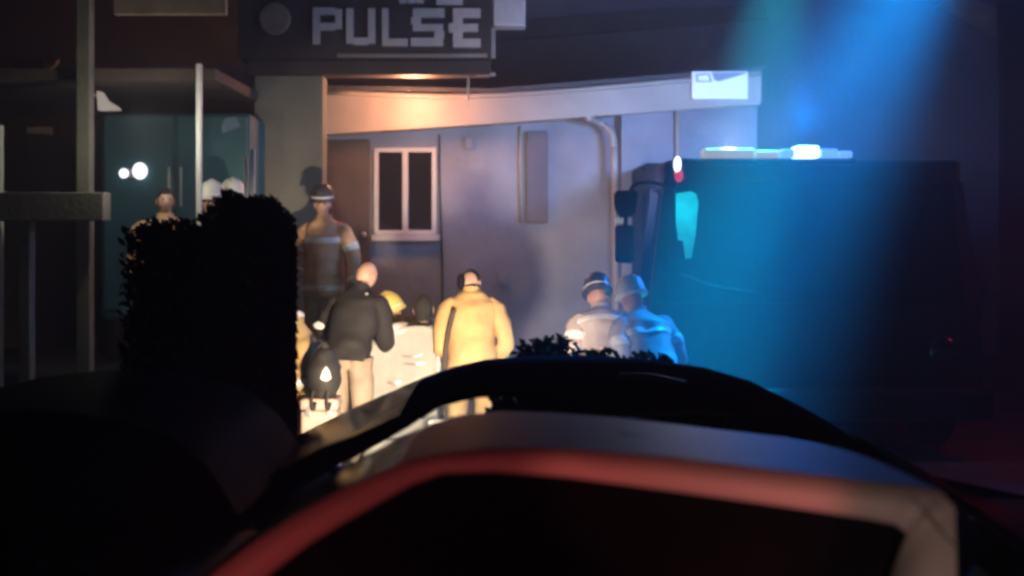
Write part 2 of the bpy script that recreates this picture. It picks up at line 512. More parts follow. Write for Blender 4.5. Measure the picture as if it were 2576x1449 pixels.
box(bm, (a.x, 12.85, .1), (b.x, 12.998, 4.6), .01); child('post', bm, M['railpaint'], pr)
bm = bmesh.new(); a, b = P(490, 158, 12.7), P(503, 0, 12.7)
box(bm, (a.x, 12.75, .1), (b.x, 12.80, a.z), .005); child('post', bm, M['white'], pr)
bm = bmesh.new(); a, b = P(-120, 484, 12.6), P(268, 556, 12.6)
box(bm, (a.x, 12.5, b.z), (b.x, 12.74, a.z), .012); child('rail', bm, M['railpaint'], pr)
bm = bmesh.new(); a, b = P(50, 0, 12.6), P(80, 0, 12.6)
box(bm, (a.x, 12.55, .1), (b.x, 12.70, P(0, 558, 12.6).z), .01); child('post', bm, M['railpaint'], pr)
for X, w, y0, y1 in ((613, 9, 395, 530), (629, 11, 375, 545)):
    bm = bmesh.new(); a, b = P(X, y0, 12.3), P(X + w, y1, 12.3)
    box(bm, (a.x, 12.3, .1), (b.x, 12.34, a.z), .004); child('baluster', bm, M['white'], pr)
bm = bmesh.new(); a, b = P(-6, 316, 13.0), P(10, 480, 13.0)
box(bm, (a.x, 12.9, .1), (b.x, 13.0 - .002, a.z), .004); child('post', bm, M['white'], pr)

pl = thing('glowing_wedge', 'glowing white wedge beside the grey post', 'lamp', P(268, 260, 13.4))
bm = bmesh.new(); prism(bm, [P(x, y, 13.4) for x, y in ((243, 228), (252, 230), (266, 252), (292, 268), (298, 276), (246, 277))], (0, .12, 0)); child('wedge_face', bm, M['lens_cream'], pl)  # pale wedge with a low glow of its own
bm = bmesh.new(); tube(bm, [P(246, 245, 13.52), P(232, 236, 13.3), P(230, 236, 13.05)], 0.015); child('bracket', bm, M['steel'], pl)

lb = thing('house_number_plate', 'tiny dark plate with a blurred pale row of marks on the porch wall', 'sign', P(100, 328, 16.9))
bm = bmesh.new(); a, b = P(62, 312, 17.1), P(140, 344, 17.1); box(bm, (a.x, 17.15, a.z), (b.x, 17.197, b.z), .005); child('plate', bm, M['signdark'], lb)
bm = bmesh.new()
for i in range(9):
    a, b = P(67 + i * 7.3, 318 + random.random() * 4, 17.12), P(67 + i * 7.3 + 4.6, 334 + random.random() * 5, 17.12)
    box(bm, (a.x, 17.138, a.z), (b.x, 17.148, b.z))
child('lettering', bm, M['white'], lb)
bh = thing('door_lever', 'small lever painted white for a glint on the dark porch wall', 'handle', P(128, 168, 17.1))
bm = bmesh.new(); ball(bm, P(124, 171, 17.12), (.06, .05, .045)); tube(bm, [P(124, 171, 17.1), P(140, 162, 17.05), P(148, 150, 17.05)], .018); child('lever', bm, M['white'], bh, True)  # white paint gives the lever its glint
bm = bmesh.new(); a = P(124, 171, 17.17); box(bm, a - Vector((.07, .02, .09)), a + Vector((.07, .027, .09)), .004); child('plate', bm, M['steel'], bh)

# teal box truck under the porch
tv = thing('box_truck', 'dark teal box truck parked behind the porch posts', 'truck', (P(430, 0, 15).x, 15, 0.62))
bm = bmesh.new(); a, b = P(252, 284, 14.4), P(632, 284, 14.4)
box(bm, (a.x, 14.4, 1.1), (b.x, 16.9, a.z), .06); child('cargo_box', bm, M['teal'], tv)
for X0, X1 in ((262, 438), (446, 622)):
    bm = bmesh.new(); a, b = P(X0, 292, 14.39), P(X1, 560, 14.39)
    box(bm, (a.x, 14.37, 1.2), (b.x, 14.398, a.z), .012); d_ = child('door', bm, M['teal'], tv)
    bm = bmesh.new(); a, b = P(X0 + 160 if X0 < 300 else X0 + 6, 420, 14.36), P(X0 + 166 if X0 < 300 else X0 + 12, 520, 14.36)
    box(bm, (a.x, 14.35, b.z), (b.x, 14.369, a.z), .004); child('handle', bm, M['steel'], d_)
bm = bmesh.new(); a, b = P(546, 290, 14.36), P(600, 334, 14.36)
prism(bm, [P(x, y, 14.36) for x, y in ((556, 320), (566, 298), (592, 280 + 12), (604, 318), (560, 336))], (0, .008, 0)); child('reflection_patch', bm, M['bluegrey'], tv)  # pale shape put in for a reflection on the teal panel
for X, Y, r in ((311, 436, .045), (352, 430, .06)):
    bm = bmesh.new()
    ball(bm, P(X, Y, 14.3), (.045, .06, .05) if r < .05 else (.075, .06, .085))
    child('lamp', bm, M['lens_white'], tv, True)
bm = bmesh.new(); a, b = P(318, 424, 14.34), P(338, 448, 14.34); box(bm, (a.x, 14.32, a.z), (b.x, 14.369, b.z), .008); child('lamp_bracket', bm, M['steel'], tv)
for sx in (-.6, .6):
    bm = bmesh.new(); lathe(bm, [(.28, -.13), (.42, -.13), (.45, -.08), (.45, .08), (.42, .13), (.28, .13)], 24, Matrix.Translation((P(430, 0, 15).x + sx, 15.2, .62 + .45)) @ Matrix.Rotation(R(90), 4, 'Y'))
    child('wheel', bm, M['rubber'], tv, True)

# ---- pylon sign
ps = thing('pylon_sign', 'dark pylon sign on an olive stucco column reading PULSE in pale block letters', 'sign', (P(725, 0, 15.3).x, 15.3, 0.62))
DP = 15.2
bm = bmesh.new(); a, b = P(640, 0, DP), P(812, 0, DP)
box(bm, (a.x, DP, 0.62), (b.x, DP + .35, P(0, 190, DP).z), .01); child('column', bm, M['pylon'], ps)
bm = bmesh.new(); a, b = P(600, 186, DP), P(1236, -150, DP)
box(bm, (a.x, DP - .05, P(0, 150, DP).z), (b.x, DP + .38, b.z), .012); child('cabinet', bm, M['signdark'], ps)
bm = bmesh.new(); box(bm, (P(620, 0, DP).x, DP + .02, P(0, 188, DP).z), (P(1232, 0, DP).x, DP + .34, P(0, 150, DP).z - .002), .01); child('base_trim', bm, M['signdark'], ps)
bm = bmesh.new(); box(bm, (P(850, 0, DP).x, DP - .075, P(0, 146, DP).z), (P(1226, 0, DP).x, DP - .051, P(0, 137, DP).z), .003); child('trim_strip', bm, M['steel'], ps)
def letter(ch, X0, X1, Y0, Y1, dd=DP - .055):
    bm = bmesh.new()
    w, h = X1 - X0, Y1 - Y0
    def r(x0, x1, y0, y1):
        a, b = P(X0 + w * x0, Y0 + h * y0, dd), P(X0 + w * x1, Y0 + h * y1, dd)
        box(bm, (a.x, dd - .04, a.z), (b.x, dd, b.z))
    T = .24
    if ch == 'P':
        r(0, T, 0, 1); r(T, 1 - T, 0, .2); r(T, 1 - T, .42, .62); r(1 - T, .98, .04, .58)
    if ch == 'U':
        r(0, T, 0, .96); r(1 - T, 1, 0, .96); r(T, 1 - T, .8, 1)
    if ch == 'L':
        r(0, T, 0, 1); r(T, 1, .8, 1)
    if ch == 'S':
        r(.06, 1, 0, .24); r(0, .3, .24, .42); r(.06, .96, .42, .6); r(.7, 1, .6, .78); r(0, .96, .78, 1)
    if ch == 'E':
        r(0.1, .42, 0, 1); r(.42, 1, 0, .24); r(.42, .92, .4, .6); r(.42, 1, .78, 1); r(-.04, .1, .38, .62)
    return child('letter', bm, M['cream'], ps)
letter('P', 788, 862, 20, 112)
letter('U', 872, 944, 22, 114)
letter('L', 962, 1026, 22, 117)
letter('S', 1034, 1118, 22, 117)
letter('E', 1132, 1209, 22, 120)
for xs, y1 in (((1005, 1066), 9), ((1098, 1164), 13)):   # feet of the letters of the row above
    bm = bmesh.new(); w = xs[1] - xs[0]
    for k in ((0, .3), (.36, .66), (.7, 1)) if xs[0] < 1050 else ((0, 1),):
        a, b = P(xs[0] + w * k[0], -70, DP - .055), P(xs[0] + w * k[1], y1, DP - .055)
        box(bm, (a.x, DP - .095, b.z), (b.x, DP - .055, a.z))
    child('letter', bm, M['cream'], ps)
bm = bmesh.new(); lathe(bm, [(.15, 0), (.17, .01), (.17, .035), (.15, .045)], 28, Matrix.Translation(P(692, 48, DP - .05)) @ Matrix.Rotation(R(90), 4, 'X')); child('emblem', bm, M['beampaint'], ps)
bm = bmesh.new(); a, b = P(1240, -90, DP), P(1322, 66, DP); box(bm, (a.x, DP - .02, a.z), (b.x, DP + .3, b.z), .02); sp_ = child('side_panel', bm, M['cream'], ps)
bm = bmesh.new(); box(bm, (P(1236, 0, DP).x, DP + .02, P(0, 145, DP).z), (P(1246, 0, DP).x, DP + .06, P(0, 68, DP).z), .004); child('bracket', bm, M['steel'], ps)
bm = bmesh.new(); box(bm, (P(1174, 0, DP).x, DP + .1, P(0, 250, DP).z), (P(1180, 0, DP).x, DP + .12, P(0, 190, DP).z), .002); child('hanger_rod', bm, M['steel'], ps)
bm = bmesh.new(); box(bm, (P(1196, 0, DP).x, DP + .05, P(0, 189, DP).z), (P(1246, 0, DP).x, DP + .1, P(0, 181, DP).z), .003); child('cable_arm', bm, M['steel'], ps)

# ------------------------------------------------------------------ cars
def car(name, label, yn, Wd, outer, inner, zb, th, x0, x1, paint, glass_side, glass_end, drop=0.0, crown=0.03, pillars=(), na=5, nc=3, wheels=True, loc=None, split=None):
    """outer / inner: side outlines of the greenhouse, (X, Y) pixels seen on the near side plane, from the windscreen foot to the tail foot"""
    d0 = yn
    O = [P(x, y, d0) for x, y in outer]
    I = [P(x, y, d0) for x, y in inner]
    root = thing(name, label, 'car', ((x0 + x1) / 2, yn + Wd / 2, 0))
    def side(p, far, inset=0.0):
        off = max(0, p.z - zb) * th + inset
        t = (Wd - off) if far else off
        return Vector((p.x, yn + t, p.z - drop * (t / Wd)))
    n = len(O)
    for far in (False, True):     # side frames with thickness
        bm = bmesh.new()
        ro = [bm.verts.new(side(p, far)) for p in O]; ri = [bm.verts.new(side(p, far)) for p in I]
        ro2 = [bm.verts.new(side(p, far, .07)) for p in O]; ri2 = [bm.verts.new(side(p, far, .05)) for p in I]
        for k in range(n - 1):
            bm.faces.new((ro[k], ro[k + 1], ri[k + 1], ri[k]))
            bm.faces.new((ro2[k], ro2[k + 1], ri2[k + 1], ri2[k]))
            bm.faces.new((ri[k], ri[k + 1], ri2[k + 1], ri2[k]))
            bm.faces.new((ro[k], ro[k + 1], ro2[k + 1], ro2[k]))
        child('window_frame', bm, paint, root, True)
        bm = bmesh.new()
        vs = [bm.verts.new(side(p, far, .025)) for p in I]
        bm.faces.new(vs)
        if split is None:
            child('side_window', bm, glass_side, root)
        else:
            bm.free()
            zt_ = lambda xs: [side(p, far, .025) for p in xs]
            xc = P(split, 0, d0).x
            for sel, gm in (([p for p in I if p.x < xc], glass_side), ([p for p in I if p.x >= xc], M['tint'])):
                pts = list(sel)
                up = [p for p in I if abs(p.x - xc) < .6]; zc = max(p.z for p in up)
                lo = min(p.z for p in I)
                cut = [Vector((xc, d0, zc)), Vector((xc, d0, lo))]
                pts = pts + cut if gm is glass_side else cut[::-1] + pts
                bm = bmesh.new(); bm.faces.new([bm.verts.new(v) for v in zt_(pts)]); child('side_window', bm, gm, root)
        for px0, px1 in pillars:
            bm = bmesh.new()
            q = [side(P(px, py, d0), far, .012) for px, py in ((px0, 960), (px1, 960), (px1 + 8, 1290), (px0 + 8, 1290))]
            ztop = min(O, key=lambda p: abs(p.x - q[0].x)).z - .03
            q[0] = side(Vector((q[0].x, yn, ztop)), far, .012); q[1] = side(Vector((q[1].x, yn, ztop)), far, .012)
            prism(bm, q, (0, .012 if not far else -.012, 0)); child('pillar', bm, M['blackplastic'], root)
    # skin over the top: windscreen, roof, tail
    NW = 12
    def top(k, j):
        t = j / NW
        a, b = side(O[k], False, .002), side(O[k], True, .002)
        p = a.lerp(b, t)
        arch = crown * (1 - (2 * t - 1) ** 2)
        ps_, pe = O[max(k - 1, 0)], O[min(k + 1, n - 1)]
        tan = (pe - ps_).normalized(); nrm = Vector((-tan.z, 0, tan.x))
        return p + nrm * arch
    def strip(k0, k1, nm, m):
        bm = bmesh.new()
        g_ = [[bm.verts.new(top(k, j)) for j in range(NW + 1)] for k in range(k0, k1 + 1)]
        for a, b in zip(g_, g_[1:]):
            for j in range(NW):
                bm.faces.new((a[j], a[j + 1], b[j + 1], b[j]))
        bm2 = bmesh.ops.solidify(bm, geom=bm.faces[:], thickness=.012)
        return child(nm, bm, m, root, True)
    strip(0, na, 'windscreen', glass_end)
    strip(na, n - 1 - nc, 'roof', paint)
    strip(n - 1 - nc, n - 1, 'tailgate', paint)
    # lower body
    bm = bmesh.new()
    xa, xb = O[0].x, O[-1].x
    prof = [(x0, .38), (x0 + .04, .62), (x0 + .35, .74), (xa, zb + .0), (xb, zb), (x1 - .06, zb - .08), (x1, .6), (x1 - .05, .32), (x0 + .15, .26)]
    t = bmesh.new()
    prism(t, [Vector((x, yn - .04, z)) for x, z in prof], (0, Wd + .08, 0))
    bmesh.ops.bevel(t, geom=t.edges[:], offset=.05, segments=3, affect='EDGES', profile=.5)
    merge(bm, t)
    child('body', bm, paint, root, True)
    if wheels:
        for wx in (x0 + .85, x1 - .8):
            for wy in (yn + .02, yn + Wd - .02):
                bm = bmesh.new()
                lathe(bm, [(.2, -.1), (.30, -.1), (.325, -.07), (.325, .07), (.30, .1), (.2, .1)], 24, Matrix.Translation((wx, wy, .325)) @ Matrix.Rotation(R(90), 4, 'X'))
                w_ = child('wheel', bm, M['rubber'], root, True)
                bm = bmesh.new()
                lathe(bm, [(.03, -.105), (.19, -.104), (.2, -.09), (.2, .09), (.19, .104), (.03, .105)], 20, Matrix.Translation((wx, wy, .325)) @ Matrix.Rotation(R(90), 4, 'X'))
                child('rim', bm, M['steel'], w_, True)
    for sx, nm, m in ((x0 + .02, 'headlight', M['white']), (x1 - .02, 'tail_light', M['lens_red'])):
        for wy in (yn + .18, yn + Wd - .18):
            bm = bmesh.new(); ball(bm, (sx, wy, .66), (.06, .13, .06)); child(nm, bm, m, root, True)
    for fx in (.42, .62):
        bm = bmesh.new(); hx = O[0].x + (O[-1].x - O[0].x) * fx
        box(bm, (hx, yn - .065, zb - .13), (hx + .18, yn - .041, zb - .10), .006); child('door_handle', bm, M['chrome'], root)
    return root

near_outer = [(250, 1690), (380, 1575), (530, 1449), (620, 1378), (740, 1300), (880, 1224), (1000, 1172), (1100, 1145), (1250, 1130), (1450, 1136), (1700, 1156), (1950, 1186), (2150, 1210), (2300, 1228), (2385, 1242), (2418, 1285), (2416, 1449), (2405, 1690)]
near_inner = [(430, 1690), (560, 1545), (690, 1436), (770, 1375), (850, 1325), (940, 1275), (1030, 1225), (1110, 1196), (1240, 1192), (1420, 1205), (1640, 1233), (1850, 1261), (2060, 1291), (2200, 1312), (2270, 1326), (2296, 1350), (2255, 1449), (2150, 1690)]
nc_ = car('silver_car', 'silver car nearest the camera with red light along its window frame', 3.4, 1.62, near_outer, near_inner, P(0, 1690, 3.4).z, .12, -1.75, 1.12, M['silver'], M['tint'], M['tint'], drop=.11, crown=.015, na=6, nc=3)
# seam on the rear quarter
bm = bmesh.new()
tube(bm, [P(2318, 1275, 3.418), P(2350, 1312, 3.412), P(2375, 1342, 3.405), P(2402, 1372, 3.40)], .002, 6); child('panel_seam', bm, M['rubber'], nc_)
bm = bmesh.new()
tube(bm, [P(1560, 1094, 3.95), P(1660, 1104, 3.97), P(1780, 1116, 4.0)], .006, 6); child('roof_highlight', bm, M['chrome'], nc_, True)  # bright strip laid where the roof highlight runs

mid_outer = [(400, 1355), (520, 1280), (640, 1218), (760, 1158), (900, 1096), (1000, 1052), (1100, 1016), (1200, 992), (1330, 982), (1500, 980), (1700, 988), (1900, 1016), (2050, 1060), (2180, 1125), (2300, 1205)]
mid_inner = [(560, 1355), (650, 1292), (740, 1236), (840, 1180), (950, 1122), (1040, 1070), (1110, 1027), (1200, 1007), (1330, 1002), (1490, 1004), (1680, 1024), (1860, 1056), (1990, 1098), (2060, 1148), (2100, 1205)]
mc = car('dark_car', 'dark car in the middle with blue light on its roof and clear front window', 5.6, 1.6, mid_outer, mid_inner, P(0, 1345, 5.6).z, .14, -2.4, 2.3, M['navypaint'], M['glass'], M['tint'], crown=.008, na=5, nc=4, pillars=((1342, 1396), (1790, 1820)), split=1370)
bm = bmesh.new(); tube(bm, [P(1560, 944, 5.84), P(1640, 947, 5.82), P(1725, 964, 5.80)], .010, 6); child('roof_highlight', bm, M['trimwhite'], mc, True)  # pale strip standing for a highlight line on the roof
bm = bmesh.new(); tube(bm, [P(1560, 1050, 5.62), P(1650, 1040, 5.62), P(1760, 1038, 5.62), P(1862, 1044, 5.62)], .008, 6); child('highlight_trim', bm, M['trimwhite'], mc, True)  # pale paint stands for the reflected line along the window
bm = bmesh.new()   # dark rear seats fill the back half
box(bm, (P(1400, 0, 5.6).x, 5.75, .6), (P(1800, 0, 5.6).x, 7.0, 1.33), .08); child('rear_seat', bm, M['blackplastic'], mc)

left_outer = [(-700, 1330), (-600, 1240), (-480, 1150), (-350, 1090), (-200, 1052), (-50, 1036), (80, 1034), (200, 1046), (300, 1066), (420, 1096), (520, 1180), (600, 1300)]
left_inner = [(-600, 1330), (-520, 1260), (-430, 1180), (-320, 1120), (-190, 1085), (-60, 1070), (70, 1068), (180, 1080), (270, 1100), (350, 1130), (420, 1210), (470, 1300)]
lc = car('black_car', 'black parked car in the dark at lower left with one pale glint', 5.0, 1.55, left_outer, left_inner, P(0, 1330, 5.0).z, .13, -4.2, -0.75, M['blackpaint'], M['tint'], M['tint'], crown=.02, na=4, nc=3)
bm = bmesh.new(); tube(bm, [P(250, 1052, 5.5), P(330, 1068, 5.5), P(372, 1078, 5.5), P(416, 1092, 5.5)], .012, 6); child('spoiler_glint', bm, M['chrome'], lc, True)  # chrome strip put in for the wedge highlight at the roof rear
bm = bmesh.new(); tube(bm, [P(244, 1449, 4.9), P(256, 1425, 4.9), P(272, 1412, 4.9), P(300, 1400, 4.9)], .008, 6); child('highlight_trim', bm, M['chrome'], lc, True)  # chrome trim placed for a curved highlight

right_outer = [(2430, 1262), (2470, 1285), (2530, 1330), (2600, 1378), (2700, 1430), (2850, 1470), (3100, 1490), (3400, 1500), (3700, 1520), (3850, 1600), (3900, 1700)]
right_inner = [(2500, 1360), (2540, 1380), (2590, 1410), (2650, 1440), (2740, 1475), (2870, 1510), (3100, 1530), (3390, 1545), (3600, 1560), (3700, 1620), (3720, 1700)]

rc = car('side_car', 'dark car at the right edge of the picture behind the silver one', 4.4, 1.55, right_outer, right_inner, P(0, 1700, 4.4).z, .12, 1.45, 4.6, M['blackpaint'], M['tint'], M['tint'], crown=.02, na=5, nc=2)
bm = bmesh.new(); tube(bm, [P(2440, 1300, 4.38), P(2490, 1330, 4.38), P(2580, 1392, 4.38)], .006, 6); child('highlight_trim', bm, M['chrome'], rc, True)

# ---- fire truck with the beacon
DT = 12.7
ft = thing('fire_truck', 'big rescue truck lit blue by its own roof beacon, mirror arm at left', 'truck', (P(2060, 0, DT).x, DT + 1.5, 0))
xl, xr = P(1672, 0, DT).x, P(2420, 0, DT).x
zr = P(0, 402, DT).z
def lerpx(a, b, t): return a + (b - a) * t
# cab: front face leaning slightly; built as panels around the windscreen
zw0, zw1 = P(0, 760, DT).z, P(0, 462, DT).z
bm = bmesh.new()
xL0 = P(1628, 0, DT).x
prism(bm, [Vector((xL0 - .02, DT - .12, .5)), Vector((xr + .15, DT - .12, .5)), Vector((xr + .15, DT - .1, zw0)), Vector((xL0 + .02, DT - .1, zw0))], (0, 2.6, 0))
box(bm, (xl, DT + .06, zr - .26), (xr + .02, DT + 2.5, zr), .05)
child('cab', bm, M['truckpaint'], ft)
bm.free() if False else None
bm = bmesh.new()
for a, b in (((xl + .0, zw1), (xL0 + .02, zw0)), ((xr + .02, zw1), (xr + .13, zw0))):
    s = 1 if a[0] < 4.0 - 2 else -1
    s = 1 if a is not None and a[0] == xl else -1
    prism(bm, [Vector((a[0], DT + .05, a[1] + .02)), Vector((a[0] + s * .1, DT + .05, a[1] + .02)), Vector((b[0] + s * .12, DT - .08, b[1])), Vector((b[0], DT - .08, b[1]))], (0, .14, 0))
    child('pillar', bm, M['truckpaint'], ft); bm = bmesh.new()
    prism(bm, [Vector((a[0], DT + 1.2, a[1] + .02)), Vector((a[0], DT + 1.35, a[1] + .02)), Vector((b[0], DT + 1.35, b[1])), Vector((b[0], DT + 1.2, b[1]))], (s * .08, 0, 0))
    child('pillar', bm, M['truckpaint'], ft); bm = bmesh.new()
bm = bmesh.new()
prism(bm, [Vector((xl + .1, DT + .02, zw1)), Vector((xr - .08, DT + .02, zw1)), Vector((xr + .0, DT - .09, zw0)), Vector((xL0 + .14, DT - .09, zw0))], (0, .012, 0))
child('windscreen', bm, M['tint'], ft)
bm = bmesh.new()   # pale panel put in for a reflection at the corner of the screen
prism(bm, [P(x, y, DT - .10) for x, y in ((1700, 487), (1738, 481), (1752, 488), (1757, 510), (1750, 590), (1740, 648), (1724, 652), (1718, 606), (1706, 604), (1700, 560))], (0, .006, 0))
child('screen_reflection', bm, M['reflection'], ft)
bm = bmesh.new(); tube(bm, [P(1712, 690, DT - .13), P(1800, 720, DT - .13), P(1900, 735, DT - .13)], .012, 6); child('wiper', bm, M['rubber'], ft)
for X in (1700, 2360):
    bm = bmesh.new(); ball(bm, (P(X, 0, DT).x, DT - .13, .95), (.13, .05, .13)); child('headlight', bm, M['tint'], ft, True)
bm = bmesh.new(); box(bm, (xL0 - .05, DT - .35, .35), (xr + .18, DT - .122, .62), .04); child('bumper', bm, M['blackplastic'], ft)
bm = bmesh.new(); box(bm, (xl + .05, DT + 2.65, .5), (xr + .12, DT + 6.5, zr + .1), .05); child('body', bm, M['truckpaint'], ft)
for sx in (xl + .2, xr - .1):
    for sy in (.7, 5.2):
        bm = bmesh.new(); lathe(bm, [(.3, -.14), (.46, -.14), (.5, -.1), (.5, .1), (.46, .14), (.3, .14)], 24, Matrix.Translation((sx, DT + sy, .5)) @ Matrix.Rotation(R(90), 4, 'Y'))
        child('wheel', bm, M['rubber'], ft, True)
# mirrors
bm = bmesh.new(); tube(bm, [P(1690, 478, DT), P(1655, 462, DT - .05), P(1612, 460, DT - .1), P(1590, 470, DT - .1), P(1585, 490, DT - .1)], .014, 8); ma = child('mirror_arm', bm, M['blackplastic'], ft, True)
bm = bmesh.new()
prism(bm, [P(x, y, DT - .14) for x, y in ((1546, 480), (1606, 478), (1602, 520), (1594, 546), (1556, 546), (1546, 520))], (0, .1, 0))
bmesh.ops.bevel(bm, geom=bm.edges[:], offset=.018, segments=2, affect='EDGES')
child('mirror', bm, M['blackplastic'], ma)
bm = bmesh.new(); tube(bm, [P(1574, 545, DT - .1), P(1574, 556, DT - .1), P(1572, 572, DT - .1)], .02, 8); 
box(bm, P(1548, 566, DT - .14), P(1594, 662, DT - .06), .035); child('mirror', bm, M['blackplastic'], ma, False)
bm = bmesh.new(); box(bm, P(1548, 548, DT - .12), P(1568, 562, DT - .07), .008); child('marker_lamp', bm, M['white'], ma)
# light bar
bm = bmesh.new(); a, b = P(1700, 398, DT - .05), P(2160, 410, DT - .05); box(bm, (a.x, DT, b.z), (b.x, DT + .32, a.z), .02); child('light_bar', bm, M['blackplastic'], ft)
def lens(X0, X1, Y0, Y1, m, nm='beacon_lens'):
    bm = bmesh.new(); a, b = P(X0, Y0, DT), P(X1, Y1, DT)
    box(bm, (a.x, DT + .0, b.z), (b.x, DT + .28, a.z), .02); child(nm, bm, m, ft)
lens(1772, 1900, 372, 397, M['lens_cream'])
lens(1904, 1960, 377, 397, M['lens_cream'])
lens(1966, 2000, 374, 397, M['lens_dim'])
lens(2004, 2062, 366, 397, M['lens_blue'])
lens(2066, 2110, 374, 397, M['lens_dim'])
lens(2114, 2146, 379, 397, M['lens_dim'])
bm = bmesh.new(); ball(bm, P(1704, 414, DT - .05), (.035, .04, .075)); child('marker_lamp', bm, M['lens_white'], ft, True)
bm = bmesh.new(); ball(bm, P(1708, 442, DT - .04), (.04, .04, .06)); child('marker_lamp', bm, M['lens_red'], ft, True)

bm = bmesh.new(); c_ = P(1668, 446, 13.1); box(bm, c_ - Vector((.03, .06, .0)), c_ + Vector((.06, .06, .06)), .01); child('fill_spot_box', bm, M['blackplastic'], ft)  # small housing added for the wall fill spot
# ---- stand and housing of the added warm lamp, hidden behind the middle car
wk = thing('hidden_fill_lamp', 'added low lamp on a tripod, hidden from view, lighting the rescue', 'lamp', HIDDEN_FILL * 1.0)
base = HIDDEN_FILL.copy(); wk.location = (base.x, base.y, 0)
bm = bmesh.new(); box(bm, base + Vector((-.12, -.08, -.08)), base + Vector((.12, .06, .08)), .015); hd = child('housing', bm, M['blackplastic'], wk)
bm = bmesh.new(); box(bm, base + Vector((-.1, .062, -.06)), base + Vector((.1, .075, .06)), .004); child('lens', bm, M['lens_warm'], hd)
bm = bmesh.new(); tube(bm, [base + Vector((0, 0, -.08)), Vector((base.x, base.y, .25))], .015); child('pole', bm, M['steel'], wk)
for k in range(3):
    a = k * 2 * math.pi / 3
    bm = bmesh.new(); tube(bm, [Vector((base.x, base.y, .35)), Vector((base.x + .35 * math.cos(a), base.y + .35 * math.sin(a), .012))], .011); child('leg', bm, M['steel'], wk)

# ------------------------------------------------------------------ hedge and shrubs
def foliage(bm, n, inside, size):
    for _ in range(n):
        p = inside()
        q = Vector((random.gauss(0, 1), random.gauss(0, 1), random.gauss(0, 1))).normalized()
        u = q.orthogonal().normalized(); v = q.cross(u)
        s = size * random.uniform(.6, 1.4)
        bm.faces.new([bm.verts.new(p + u * s * .5 * a + v * s * b) for a, b in ((0, -1), (1, 0), (0, 1), (-1, 0))])
hg = thing('hedge', 'tall black clipped hedge with ragged top at left, its right edge vertical', 'hedge', (P(520, 0, 7.6).x, 7.6, 0))
hx0, hx1 = P(300, 0, 7.2).x, P(742, 0, 7.2).x
def hin():
    while True:
        y = random.uniform(7.2, 8.5); k = y / 7.2; x = random.uniform(hx0, hx1 * k); z = random.uniform(.05, 2.4)
        f = (x - hx0) / (hx1 - hx0)
        top = 2.03 + .06 * noise.noise(Vector((x * 5, y * 2, 0))) + (.16 * math.exp(-((f - .60) / .16) ** 2)) - .03 * (f > .85)
        if z < top and (y < 7.5 or y > 8.2 or x > hx1 * k - .14 or x < hx0 + .14 or z > top - .25):
            return Vector((x, y, z))
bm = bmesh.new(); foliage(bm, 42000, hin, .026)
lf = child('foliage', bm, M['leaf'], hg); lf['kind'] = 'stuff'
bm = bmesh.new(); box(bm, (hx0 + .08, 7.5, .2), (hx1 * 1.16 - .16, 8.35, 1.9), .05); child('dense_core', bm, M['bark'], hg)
for x in (hx0 + .3, hx0 + .65):
    bm = bmesh.new(); loft(bm, [(x, 7.8, 0), (x + .02, 7.8, .25), (x, 7.8, .6)], [(.05, .05), (.04, .04), (.03, .03)], seg=8); child('trunk', bm, M['bark'], hg)
def shrub(name, label, X, d, w, h, n):
    r = thing(name, label, 'shrub', (P(X, 0, d).x, d, 0.0), group='low shrubs beyond the middle car')
    cx = r.location.x
    def ins():
        while True:
            u = Vector((random.uniform(-1, 1), random.uniform(-1, 1), random.uniform(-1, 1)))
            rr = 1 + .28 * noise.noise(u.normalized() * 2.2 + Vector((X, 0, 0)))
            if .45 < u.length < rr:
                return Vector((cx + u.x * w, d + u.y * w * .8, h * .55 + u.z * h * .47))
    bm = bmesh.new(); foliage(bm, n, ins, .026); f = child('foliage', bm, M['shrubleaf'], r); f['kind'] = 'stuff'
    bm = bmesh.new(); loft(bm, [(cx, d, 0), (cx + .03, d, h * .4), (cx - .02, d, h * .75)], [(.03, .03), (.02, .02), (.01, .01)], seg=7); child('stem', bm, M['bark'], r)
shrub('shrub', 'rounded dark shrub rising highest above the middle car roof', 1410, 7.45, .42, 1.42, 14000)
shrub('shrub', 'lower dark shrub beside the rounded one, in front of the two firefighters at right', 1620, 7.5, .40, 1.33, 10000)

# ------------------------------------------------------------------ people
def evaluated_skin(verts, edges, radii, root=0, sub=1):
    me = bpy.data.meshes.new('skin_tmp')
    me.from_pydata([tuple(v) for v in verts], edges, [])
    o = bpy.data.objects.new('skin_tmp', me); C.objects.link(o)
    mod = o.modifiers.new('s', 'SKIN')
    sk = me.skin_vertices[0].data
    for i, r in enumerate(radii):
        sk[i].radius = (r, r)
        sk[i].use_root = (i == root)
    ss = o.modifiers.new('u', 'SUBSURF'); ss.levels = sub
    dg = bpy.context.evaluated_depsgraph_get()
    res = bpy.data.meshes.new_from_object(o.evaluated_get(dg))
    bm = bmesh.new(); bm.from_mesh(res)
    bpy.data.objects.remove(o); bpy.data.meshes.remove(me); bpy.data.meshes.remove(res)
    return bm

